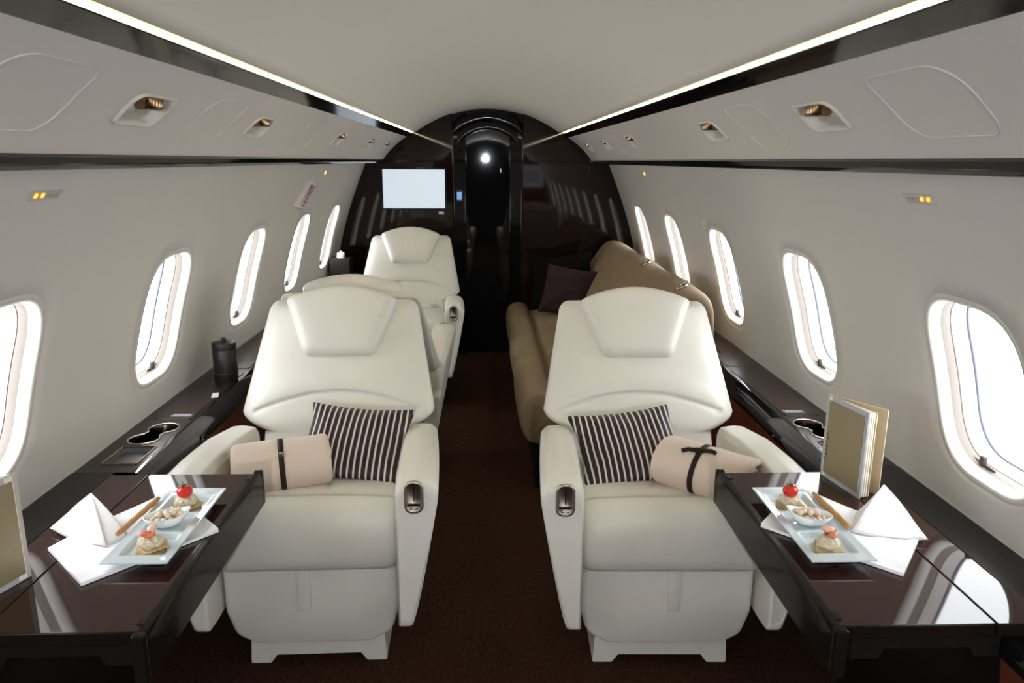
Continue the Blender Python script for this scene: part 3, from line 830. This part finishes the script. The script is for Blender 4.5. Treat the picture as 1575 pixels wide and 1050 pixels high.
throw_pillow('throw_pillow', 'dull plum pillow leaning on the black pillow on the sofa', .36, .34, .11, M['plum'],
             pose((.535, 5.00, .60), (1, -.30, -.12), (.22, .5, 1)), None, .035, noise=.006)

# ------------------------------------------------------------------ folding tables
TZ = .665
def table(label, side):
    t = thing('folding_table', label, 'table', (0, 0, 0))
    S = lambda x: side * x
    xi = .592 if side < 0 else .580
    ya, yb = 1.165, 1.838
    if side > 0: ya, yb = 1.15, 1.818
    # main leaf
    def slab(nm, x0, x1, z0, z1, bev=.011):
        o = prism(nm, [(S(x), y) for x, y in rpoly([(x0, ya), (x1, ya), (x1, yb), (x0, yb)], .004, 2)], 'z', z0, z1, [M['wood'], M['edge']], t, bev)
        for p in o.data.polygons:
            if p.normal.z < .9: p.material_index = 1
        return o
    slab('inner_leaf', xi + .012, .866, TZ - .026, TZ)
    slab('outer_leaf', .8675, .962, TZ - .026, TZ - .0006)
    # hanging edge panel on the aisle side with end caps
    pr = [(S(xi - .004), TZ - .014), (S(xi - .001), TZ + .001), (S(xi + .013), TZ + .001), (S(xi + .016), TZ - .03), (S(xi + .014), TZ - .088), (S(xi + .002), TZ - .094), (S(xi - .004), TZ - .088)]
    prism('edge_panel', pr, 'y', ya - .006, yb + .006, M['edge'], t, .002)
    for y in (ya - .012, yb + .012):
        box('end_cap', (S(xi + .006), y, TZ - .043), (.022, .018, .092), M['edge'], t, .004)
    for y in (ya + .03, yb - .03):
        box('hinge', (S(xi + .016), y, TZ + .0012), (.012, .020, .0016), M['satin'], t, 0)
    # under-table rail with two feet
    o = [(S(.63), TZ - .026), (S(.90), TZ - .026), (S(.90), TZ - .085), (S(.855), TZ - .085), (S(.845), TZ - .066), (S(.69), TZ - .066), (S(.68), TZ - .085), (S(.63), TZ - .085)]
    prism('under_rail', o, 'y', ya + .03, ya + .05, M['satin'], t)
    prism('under_rail', o, 'y', yb - .06, yb - .04, M['satin'], t)
    prism('support_arm', [(S(.80), TZ - .026), (S(.97), TZ - .026), (S(.97), TZ - .09), (S(.86), TZ - .07)], 'y', ya + .2, yb - .2, M['satin'], t)
    return t
table('dark glossy folding table pulled out of the left ledge', -1)
table('dark glossy folding table pulled out of the right ledge', 1)

# ------------------------------------------------------------------ table setting
def napkin_flat(label, pts, z):
    z += .0007
    (A, B, C_, D) = [Vector((p[0], p[1])) for p in pts]
    n = 24; top = []; bot = []
    for i in range(n + 1):
        r1 = []; r2 = []
        for j in range(n + 1):
            u, v = i / n, j / n; p = (1 - u) * (1 - v) * A + u * (1 - v) * B + u * v * C_ + (1 - u) * v * D
            h = .0012 * (1 + math.sin(u * 7 + 1) * math.sin(v * 6)) + .0006 * math.sin(u * 19 + v * 9)
            ed = max(abs(u - .5), abs(v - .5)); h += .004 * max(0, ed - .44) / .06 * (math.sin(u * 9 + v * 5) * .5 + .5)
            r1.append((p.x, p.y, z + .0035 + h)); r2.append((p.x, p.y, z + .0007))
        top.append(r1); bot.append(r2)
    vs = [p for r in top for p in r] + [p for r in bot for p in r]; m_ = n + 1; o = m_ * m_; fs = []
    for i in range(n):
        for j in range(n):
            a = i * m_ + j; fs.append((a, a + 1, a + m_ + 1, a + m_)); fs.append((o + a, o + a + m_, o + a + m_ + 1, o + a + 1))
    for i in range(n):
        for (a, b) in ((i, i + 1), (n * m_ + i, n * m_ + i + 1), (i * m_, (i + 1) * m_), (i * m_ + n, (i + 1) * m_ + n)): fs.append((a, b, o + b, o + a))
    return tag(mesh('napkin', vs, fs, M['white'], auto=50), label, 'napkin', 'flat napkins under the plates')
napkin_flat('flat white linen napkin under the glass plate on the left table', [(-.905, 1.447), (-.770, 1.310), (-.588, 1.520), (-.765, 1.742)], TZ)
napkin_flat('flat white linen napkin under the glass plate on the right table', [(.888, 1.440), (.783, 1.305), (.580, 1.515), (.740, 1.735)], TZ)

def napkin_cone(label, base, apex):
    """folded standing napkin: base outline at the table, drawn up to a point, hollow edge rolled"""
    z = TZ + .004; P = Vector(apex); rings = []
    b = rpoly(base, [.012, .022, .022, .02], 6); n = len(b)
    for k in range(15):
        s = k / 14; e = s ** .92
        rings.append([tuple(P + (Vector((q[0], q[1], z + .003)) - P) * max(e, .015) + Vector((0, 0, .006 * math.sin(PI * s) * math.sin(4 * PI * i / n)))) for i, q in enumerate(b)])
    t = thing('folded_napkin', label, 'napkin', (0, 0, 0), 0, 'standing folded napkins')
    loft('cloth', rings, M['white'], t)
    # overlapping outer fold along the front edge
    q0, q1 = Vector((base[0][0], base[0][1], z)), Vector((base[1][0], base[1][1], z))
    q2 = Vector((base[2][0], base[2][1], z))
    fr = []
    for k in range(15):
        s = max(.02, k / 14); row = []
        for j in range(13):
            v = j / 12; base_p = q0 * (1 - v) + q1 * v
            out = Vector((0, -1, 0)) * (.006 + .006 * math.sin(PI * v)) + Vector((0, 0, .006 * (1 - math.sin(PI * v))))
            row.append(tuple(P + (base_p - P) * s + out * s))
        fr.append(row + [tuple(Vector(p) + Vector((0, .0035, -.001))) for p in reversed(row)])
    loft('outer_fold', fr, M['white'], t)
    return t
napkin_cone('white napkin folded into a standing cone on the left table', [(-.945, 1.535), (-.790, 1.455), (-.765, 1.500), (-.865, 1.600)], (-.858, 1.545, .748))
napkin_cone('white napkin folded into a standing cone on the right table', [(.760, 1.480), (.905, 1.440), (.920, 1.500), (.830, 1.590)], (.868, 1.560, .744))

def plate(label, c, sx, sy, z):
    nx, ny = 40, 96; top = []; bot = []
    for i in range(nx + 1):
        a = []; b = []
        for j in range(ny + 1):
            x = -sx / 2 + sx * i / nx; y = -sy / 2 + sy * j / ny
            u = abs(x) / (sx / 2); 
            yy = (y / (sy * .82) + .5) * 3; fr_ = abs((yy % 1) - .5) * 2 if 0 <= yy <= 3 else 1
            def ss(a_, b_, t): t = min(1, max(0, (t - a_) / (b_ - a_))); return t * t * (3 - 2 * t)
            w1 = max(ss(.58, .72, u), ss(.80, .92, fr_) if 0 < yy < 3 else 1)
            h = .0075 + (.013 - .0075) * w1 - .004 * (1 - w1) + .002 * ss(.8, 1, max(u, abs(y) / (sy / 2)))
            a.append((x, y, h)); b.append((x, y, max(.0, h - .0032)))
        top.append(a); bot.append(b)
    vs = [p for r in top for p in r] + [p for r in bot for p in r]; m_ = ny + 1; o = (nx + 1) * m_; fs = []
    for i in range(nx):
        for j in range(ny):
            q = i * m_ + j; fs.append((q, q + 1, q + m_ + 1, q + m_)); fs.append((o + q, o + q + m_, o + q + m_ + 1, o + q + 1))
    for j in range(ny): 
        for q in (j, nx * m_ + j): fs.append((q, q + 1, o + q + 1, o + q))
    for i in range(nx):
        for q in (i * m_, i * m_ + ny): fs.append((q, q + m_, o + q + m_, o + q))
    ob = mesh('serving_plate', vs, fs, M['glass'], auto=50); ob.location = (c[0], c[1], z)
    return tag(ob, label, 'plate', 'glass plates on the tables')
PZ_ = TZ + .0075
plate('long frosted white glass plate with canapes on the left table', (-.693, 1.528), .127, .345, PZ_)
plate('long frosted white glass plate with canapes on the right table', (.679, 1.503), .129, .345, PZ_)
WELL = PZ_ + .0040

def lump(bm, c, r, sub=3, amp=.12, f=9, sq=(1, 1, 1), seed=0):
    res = bmesh.ops.create_icosphere(bm, subdivisions=sub, radius=1)
    for v in res['verts']:
        n = v.co.normalized()
        k = 1 + amp * (math.sin(n.x * f + seed) * math.sin(n.y * f * 1.1 + 2 * seed) + .6 * math.sin(n.z * f * 1.3 + n.x * f * .7 + seed))
        v.co = Vector((n.x * r * sq[0] * k, n.y * r * sq[1] * k, n.z * r * sq[2] * k)) + Vector(c)

def canape(kind, label, loc, rz):
    t = thing('canape', label, 'canape', loc, rz, 'canapes on the glass plates')
    pts = []
    bm = bmesh.new()
    bm_box(bm, (0, 0, .0025), (.056, .048, .004), .0015, 2, Matrix.Rotation(.10, 4, 'X'))
    for v in bm.verts: v.co += Vector((random.uniform(-.001, .001), random.uniform(-.001, .001), random.uniform(-.0005, .0005)))
    bm_box(bm, (.006, -.003, .007), (.048, .044, .003), .001, 2, Matrix.Rotation(-.12, 4, 'Y') @ Matrix.Rotation(.3, 4, 'Z'))
    frombm('cracker', bm, M['cracker'], t)
    bm = bmesh.new(); lump(bm, (0, 0, .019), .0235, 4, .07, 8, (1.0, .9, .62), loc[0] * 50)
    for k in range(9):
        a = k * 2.4; lump(bm, (.017 * math.cos(a), .015 * math.sin(a), .014 + .003 * (k % 3)), .008, 2, .15, 7, (1, 1, .8), k)
    frombm('spread', bm, M['spread'], t)
    if kind == 'tomato':
        bm = bmesh.new(); bmesh.ops.create_uvsphere(bm, u_segments=32, v_segments=18, radius=.0172)
        for v in bm.verts:
            rr = math.hypot(v.co.x, v.co.y); v.co.z *= .88
            if v.co.z > 0: v.co.z -= .005 * math.exp(-(rr / .005) ** 2)
            v.co += Vector((-.002, -.004, .042))
        tm = frombm('tomato', bm, M['tomato'], t)
        bm = bmesh.new()
        for k in range(5):
            a = 2 * PI * k / 5 + .3; q = [Vector((0, 0, 0)), Vector((.005 * math.cos(a + .35), .005 * math.sin(a + .35), .0015)), Vector((.011 * math.cos(a), .011 * math.sin(a), .001)), Vector((.005 * math.cos(a - .35), .005 * math.sin(a - .35), .0015))]
            lo_ = [bm.verts.new(p + Vector((-.002, -.004, .0555))) for p in q]; hi = [bm.verts.new(p + Vector((-.002, -.004, .0567))) for p in q]
            bm.faces.new(lo_); bm.faces.new(hi)
            for e in range(4): bm.faces.new((lo_[e], lo_[(e + 1) % 4], hi[(e + 1) % 4], hi[e]))
        ca = frombm('calyx', bm, M['stem'], tm, False)
        tube('stalk', [(-.002, -.004, .056), (-.003, -.004, .062), (-.006, -.003, .067)], [.0013, .001, .0011], M['stem'], tm, 6)
    else:
        fr = []
        for k in range(16):
            s = k / 15; a = -1.9 + 3.4 * s; r = .013 + .003 * math.sin(5 * s)
            c = Vector((r * math.cos(a) - .004, r * .8 * math.sin(a), .036 + .004 * s)); wd = .009 * (1 - .3 * s)
            fr.append([tuple(c + Vector((0, 0, -wd))), tuple(c + Vector((.0016 * math.cos(a), .0016 * math.sin(a), 0))), tuple(c + Vector((0, 0, wd))), tuple(c - Vector((.0016 * math.cos(a), .0016 * math.sin(a), 0)))])
        loft('salmon_curl', fr, M['salmon'], t)
        bm = bmesh.new(); lump(bm, (.005, .002, .044), .0125, 3, .05, 6, (.75, 1.05, .55), 2)
        frombm('shrimp', bm, M['shrimp'], t)
        bm = bmesh.new(); lump(bm, (-.008, -.007, .040), .010, 3, .08, 6, (1, .8, .55), 3)
        frombm('salmon_fold', bm, M['salmon'], t)
    return t
canape('tomato', 'canape topped with a cherry tomato on the left plate', (-.690, 1.618, WELL), .5)
canape('salmon', 'canape topped with pink shrimp and salmon on the left plate', (-.690, 1.428, WELL), .3)
canape('tomato', 'canape topped with a cherry tomato on the right plate', (.672, 1.590, WELL), -.3)
canape('salmon', 'canape topped with folded salmon on the right plate', (.672, 1.392, WELL), 1.2)

def nut_bowl(label, c, rz, lab2, sn):
    # boat-shaped bowl
    n = 48
    def ring(k, z, cut=0):
        r = []
        for q in range(n):
            a = 2 * PI * q / n; x = .046 * math.cos(a); y = .030 * math.sin(a)
            lift = .012 * max(0, math.cos(a)) ** 3
            r.append((x * k * (1 + .10 * max(0, math.cos(a)) ** 3), y * k, z + lift * (k if z > .005 else 0)))
        return r
    R = [ring(.35, 0), ring(.5, .0005), ring(.72, .007), ring(.9, .016), ring(1, .0255), ring(.985, .0262), ring(.94, .025), ring(.84, .016), ring(.66, .0085), ring(.4, .004)]
    b = loft('nut_bowl', R, M['china']); b.location = (c[0], c[1], WELL - .0005); b.rotation_euler = (0, 0, rz)
    tag(b, label, 'bowl', 'boat-shaped nut bowls')
    # nuts
    bm = bmesh.new(); bmesh.ops.create_uvsphere(bm, u_segments=18, v_segments=12, radius=1)
    for v in bm.verts:
        v.co = Vector((v.co.x * .0095 * (1 + .12 * v.co.x), v.co.y * .0065, v.co.z * .0062))
    src = frombm('nut', bm, M['nut']); first = True
    spots = [(-.026, 0, .0165), (-.016, .010, .017), (-.014, -.010, .0165), (-.003, .013, .017), (-.002, -.013, .0175), (.009, .011, .018), (.011, -.011, .018), (.022, .003, .0195), (.0, 0, .0145), (.031, -.003, .025),
             (-.013, 0, .0265), (.001, .004, .028), (.004, -.007, .0275), (.014, .0, .029), (.023, .008, .029)]
    R3 = Matrix.Rotation(rz, 3, 'Z')
    for (x, y, z) in spots:
        o = src if first else src.copy()
        if not first: COL.objects.link(o)
        first = False
        p = R3 @ Vector((x, y, 0)); o.location = (c[0] + p.x, c[1] + p.y, WELL + z)
        o.rotation_euler = (random.uniform(-.4, .4), random.uniform(-.4, .4), random.uniform(0, PI))
        tag(o, lab2, 'nut', 'nuts in the %s bowl' % sn)
nut_bowl('small white boat-shaped bowl of nuts on the left plate', (-.700, 1.532), .25, 'pale tan nut heaped in the white bowl on the left plate', 'left')
nut_bowl('small white boat-shaped bowl of nuts on the right plate', (.683, 1.507), PI - .25, 'pale tan nut heaped in the white bowl on the right plate', 'right')

def stick(label, a, b):
    a, b = Vector(a), Vector(b); pts = [a.lerp(b, k / 14) + Vector((.0004 * math.sin(k * 1.3), 0, .0003 * math.sin(k * 2.1))) for k in range(15)]
    rad = [.0042, .0056] + [.0060 + .0003 * math.sin(k * 1.9) for k in range(11)] + [.0062, .0048]
    o = tube('breadstick', pts, rad, M['bread'], None, 14); tag(o, label, 'breadstick', 'breadsticks on the plates')
stick('brown breadstick resting along the edge of the left plate', (-.757, 1.632, PZ_ + .0215), (-.771, 1.463, PZ_ + .0205))
stick('brown breadstick resting along the edge of the right plate', (.741, 1.625, PZ_ + .0215), (.746, 1.455, PZ_ + .0205))

# ------------------------------------------------------------------ menus
def menu(label, spine, e1, e2, h, lab_text=True):
    z0 = TZ + .0005; t = thing('menu', label, 'menu', (spine[0], spine[1], z0), 0, 'standing menus on the tables')
    S_ = Vector((0, 0)); A = Vector(e1) - Vector(spine); B = Vector(e2) - Vector(spine)
    def leaf_(nm, d, off, th, z1, z2, k0, k1, m, par):
        n = Vector((-d.y, d.x)).normalized(); q = [d * k0 + n * off, d * k1 + n * off, d * k1 + n * (off + th), d * k0 + n * (off + th)]
        return prism(nm, [tuple(p) for p in q], 'z', z1, z2, m, par)
    nA = Vector((-A.y, A.x)).normalized(); sgn = 1 if nA.dot(B) > 0 else -1      # outward side of A is away from B
    oA = -sgn
    fc = leaf_('front_cover', A, 0, sgn * .0025, 0, h, 0, 1, M['menu_gray'], t)
    leaf_('cover_panel', A, oA * .0004, oA * .0006, h * .055, h * .94, .07, .93, M['menu_gold'], fc)
    if lab_text:
        for k in range(7):
            leaf_('cover_lettering', A, oA * .0012, oA * .0006, h * (.22 + .05 * k), h * (.25 + .05 * k), .085, .12 + .02 * (k % 2), M['print'], fc)
    nB = Vector((-B.y, B.x)).normalized(); sB = 1 if nB.dot(A) > 0 else -1
    leaf_('back_cover', B, -sB * .0005, sB * .0025, 0, h, .03, 1, M['menu_tan'], t)
    for k, (wA, m_) in enumerate(((.84, M['paper']), (.74, M['paper']), (.64, M['paper']), (.52, M['menu_tan']))):
        d = (A * wA + B * (1 - wA)).normalized() * A.length * .97
        leaf_('page', d, -.0012, .0024, h * .01, h * .985, .06, 1, m_, t)
    return t
menu('gold and grey covered menu standing open on the right table', (.836, 1.805), (.863, 1.650), (.921, 1.672), .214)
menu('gold and grey covered menu standing at the left edge of the photo', (-.884, 1.352), (-.935, 1.20), (-.975, 1.225), .211, False)

# ------------------------------------------------------------------ things on the ledges
cn = thing('leather_canister', 'dark leather canister with a knobbed lid on the left ledge', 'canister', (-.974, 2.76, LZ + .0022))
lathe('body', [(0, 0), (.041, 0), (.0425, .003), (.0425, .118), (.041, .120), (0, .120)], M['dleather'], cn, (0, 0, 0), 48, auto=40)
ld_ = lathe('lid', [(0, .1205), (.0424, .1205), (.0428, .122), (.0428, .140), (.0415, .143), (0, .144)], M['dleather'], cn, (0, 0, 0), 48, auto=40)
box('knob', (0, 0, .152), (.014, .014, .018), M['dleather'], ld_, .002)
lathe('stitch_line', [(.0424, .030), (.0431, .030), (.0431, .032), (.0424, .032)], M['dark_spot'], cn, (0, 0, 0), 48)
cd_ = box('name_card', (-.950, 2.565, LZ + .003), (.022, .055, .0012), M['placard'], None, 0, rot=Matrix.Rotation(.25, 4, 'Z'))
tag(cd_, 'small white card lying on the left ledge in front of the leather canister', 'card')
tb = thing('tissue_box', 'dark tissue box with a white tissue at the far end of the left ledge', 'tissue box', (-.995, 5.22, LZ + .001))
prism('box', rpoly([(-.066, -.066), (.066, -.066), (.066, .066), (-.066, .066)], .005, 3), 'z', 0, .15, M['dleather'], tb, .004)
bm = bmesh.new(); lump(bm, (0, 0, .165), .028, 3, .16, 6, (.9, .7, 1.0), 1); frombm('tissue', bm, M['tissue'], tb)

# ------------------------------------------------------------------ lit signs, exit sign
def wframe(side, Y, z, depth=0):
    p = wallp(side, Y, z, depth); n = wn(z); tz = Vector((-side * n[1] * 1.0, 0, n[0]))
    # u: along the cabin so that text reads from inside (left wall: +Y to the right)
    u = Vector((0, 1, 0)) if side < 0 else Vector((0, -1, 0))
    return frame(p, u, tz)
def lit_sign(side, Y, label, z=1.370):
    t = thing('cabin_sign', label, 'lit sign'); f_ = wframe(side, Y, z, .001)
    o = [(-.064, -.010), (.050, -.010), (.062, .010), (-.050, .010)]
    o = rpoly(o, [.002, .012, .002, .012], 5)
    if side > 0: o = [(-x, y) for x, y in o]
    def R(k, d): return [tuple(f_ @ Vector((x * k, y * (1 if k == 1 else .9), d))) for x, y in o]
    loft('plate', [R(1, -.001), R(1, .002), R(.98, .003)], M['sign_gray'], t)
    sx = -1 if side < 0 else 1
    for k, (dx, w_) in enumerate(((-.036, .013), (-.013, .013))):
        c = f_ @ Vector((dx * -sx if side > 0 else dx, 0, .0032))
        q = [f_ @ Vector(((dx if side < 0 else -dx) + a, b, .0035)) for a, b in rpoly([(-.0095, -.006), (.005, -.006), (.0095, .006), (-.005, .006)], .003, 3)]
        p2 = [f_ @ Vector(((dx if side < 0 else -dx) + a, b, .0042)) for a, b in rpoly([(-.006, -.0035), (.0025, -.0035), (.006, .0035), (-.0025, .0035)], .0015, 3)]
        r1 = [tuple(p) for p in q]; r0 = [tuple(Vector(p) + (f_.to_3x3() @ Vector((0, 0, -.002)))) for p in r1]
        pg = loft('pictogram', [r0, r1], M['orange'], t)
        r2 = [tuple(p) for p in p2]; r3 = [tuple(Vector(p) + (f_.to_3x3() @ Vector((0, 0, -.001)))) for p in r2]
        loft('pictogram_core', [r3, r2], M['orange2'], pg)
    for k in range(3):
        bm = bmesh.new(); bm_box(bm, (0, 0, 0), (.006, .006, .0006), 0)
        for v in bm.verts: v.co = f_ @ (v.co + Vector(((.008 + .014 * k) * (1 if side < 0 else -1), -.001, .0032)))
        frombm('symbol', bm, M['faint'], t, False)
lit_sign(-1, 1.568, 'small lozenge sign with two orange lit symbols high on the left wall')
lit_sign(1, 1.592, 'small lozenge sign with two orange lit symbols high on the right wall', 1.368)
for side, y, sn in ((-1, 4.28, 'left'), (1, 4.42, 'right')):
    f_ = wframe(side, y, 1.372, .001)
    t = lathe('indicator_light', [(0, 0), (.010, 0), (.010, .003), (.005, .005), (0, .005)], M['orange2'], None, (0, 0, 0), 16, rot=f_.to_3x3())
    t.location = f_.translation
    tag(t, 'tiny glowing orange light high on the far %s wall' % sn, 'indicator light', 'tiny orange lights on the walls')
ex = thing('exit_sign', 'white sign reading EXIT in red on the left wall above the far windows', 'exit sign')
EC = [(3.759, 1.223), (3.98, 1.194), (4.08, 1.327), (3.906, 1.351)]      # corners on the wall (along the cabin, height): BL BR TR TL
def exm(u, v, d):
    a, b, c, e = EC
    y = (1 - u) * (1 - v) * a[0] + u * (1 - v) * b[0] + u * v * c[0] + (1 - u) * v * e[0]
    z = (1 - u) * (1 - v) * a[1] + u * (1 - v) * b[1] + u * v * c[1] + (1 - u) * v * e[1]
    return wallp(-1, y, z, -d)
def exr(u0, u1, v0, v1, d, r=.12): return [exm(x, y, d) for x, y in rpoly([(u0, v0), (u1, v0), (u1, v1), (u0, v1)], r, 5)]
loft('housing', [exr(0, 1, 0, 1, -.004), exr(0, 1, 0, 1, .010), exr(.05, .95, .05, .95, .016)], M['plastic'], ex)
pn = loft('face', [exr(.28, .93, .09, .88, .0155, .04), exr(.29, .92, .10, .87, .0172, .04)], M['sign_inner'], ex, smooth=False)
for k, ch in enumerate('EXIT'):
    lt = text('letter', ch, 1.0, M['exit_red'], Matrix.Identity(4), pn, .01)
    vs_ = lt.data.vertices; ax = [v.co.x for v in vs_]; ay = [v.co.y for v in vs_]
    cx_, cy_ = (min(ax) + max(ax)) / 2, (min(ay) + max(ay)) / 2; hx_, hy_ = (max(ax) - min(ax)) / 2, (max(ay) - min(ay)) / 2
    wu = .035 if ch == 'I' else .27
    for v in vs_:
        v.co = exm(.63 + (v.co.x - cx_) / hx_ * wu, .775 - .19 * k + (v.co.y - cy_) / hy_ * .090, .0178 + .0006 * (v.co.z > 0))
hc = thing('exit_handle_cover', 'flush emergency handle cover with a dark latch beside the exit sign', 'handle cover')
fh = wframe(-1, 4.16, 1.285, .0012)
def hb(nm, c, s, m_): 
    bm = bmesh.new(); bm_box(bm, c, s, 0)
    for v in bm.verts: v.co = fh @ v.co
    return frombm(nm, bm, m_, hc, False)
hb('seam', (.06, .075, 0), (.24, .003, .0016), M['faint'])
hb('latch', (-.085, -.005, .001), (.03, .026, .004), M['dark_spot'])
hb('lettering', (.0, .045, 0), (.05, .010, .0012), M['faint']); hb('lettering', (-.01, .028, 0), (.045, .010, .0012), M['faint']); hb('lettering', (-.03, .011, 0), (.04, .010, .0012), M['faint'])
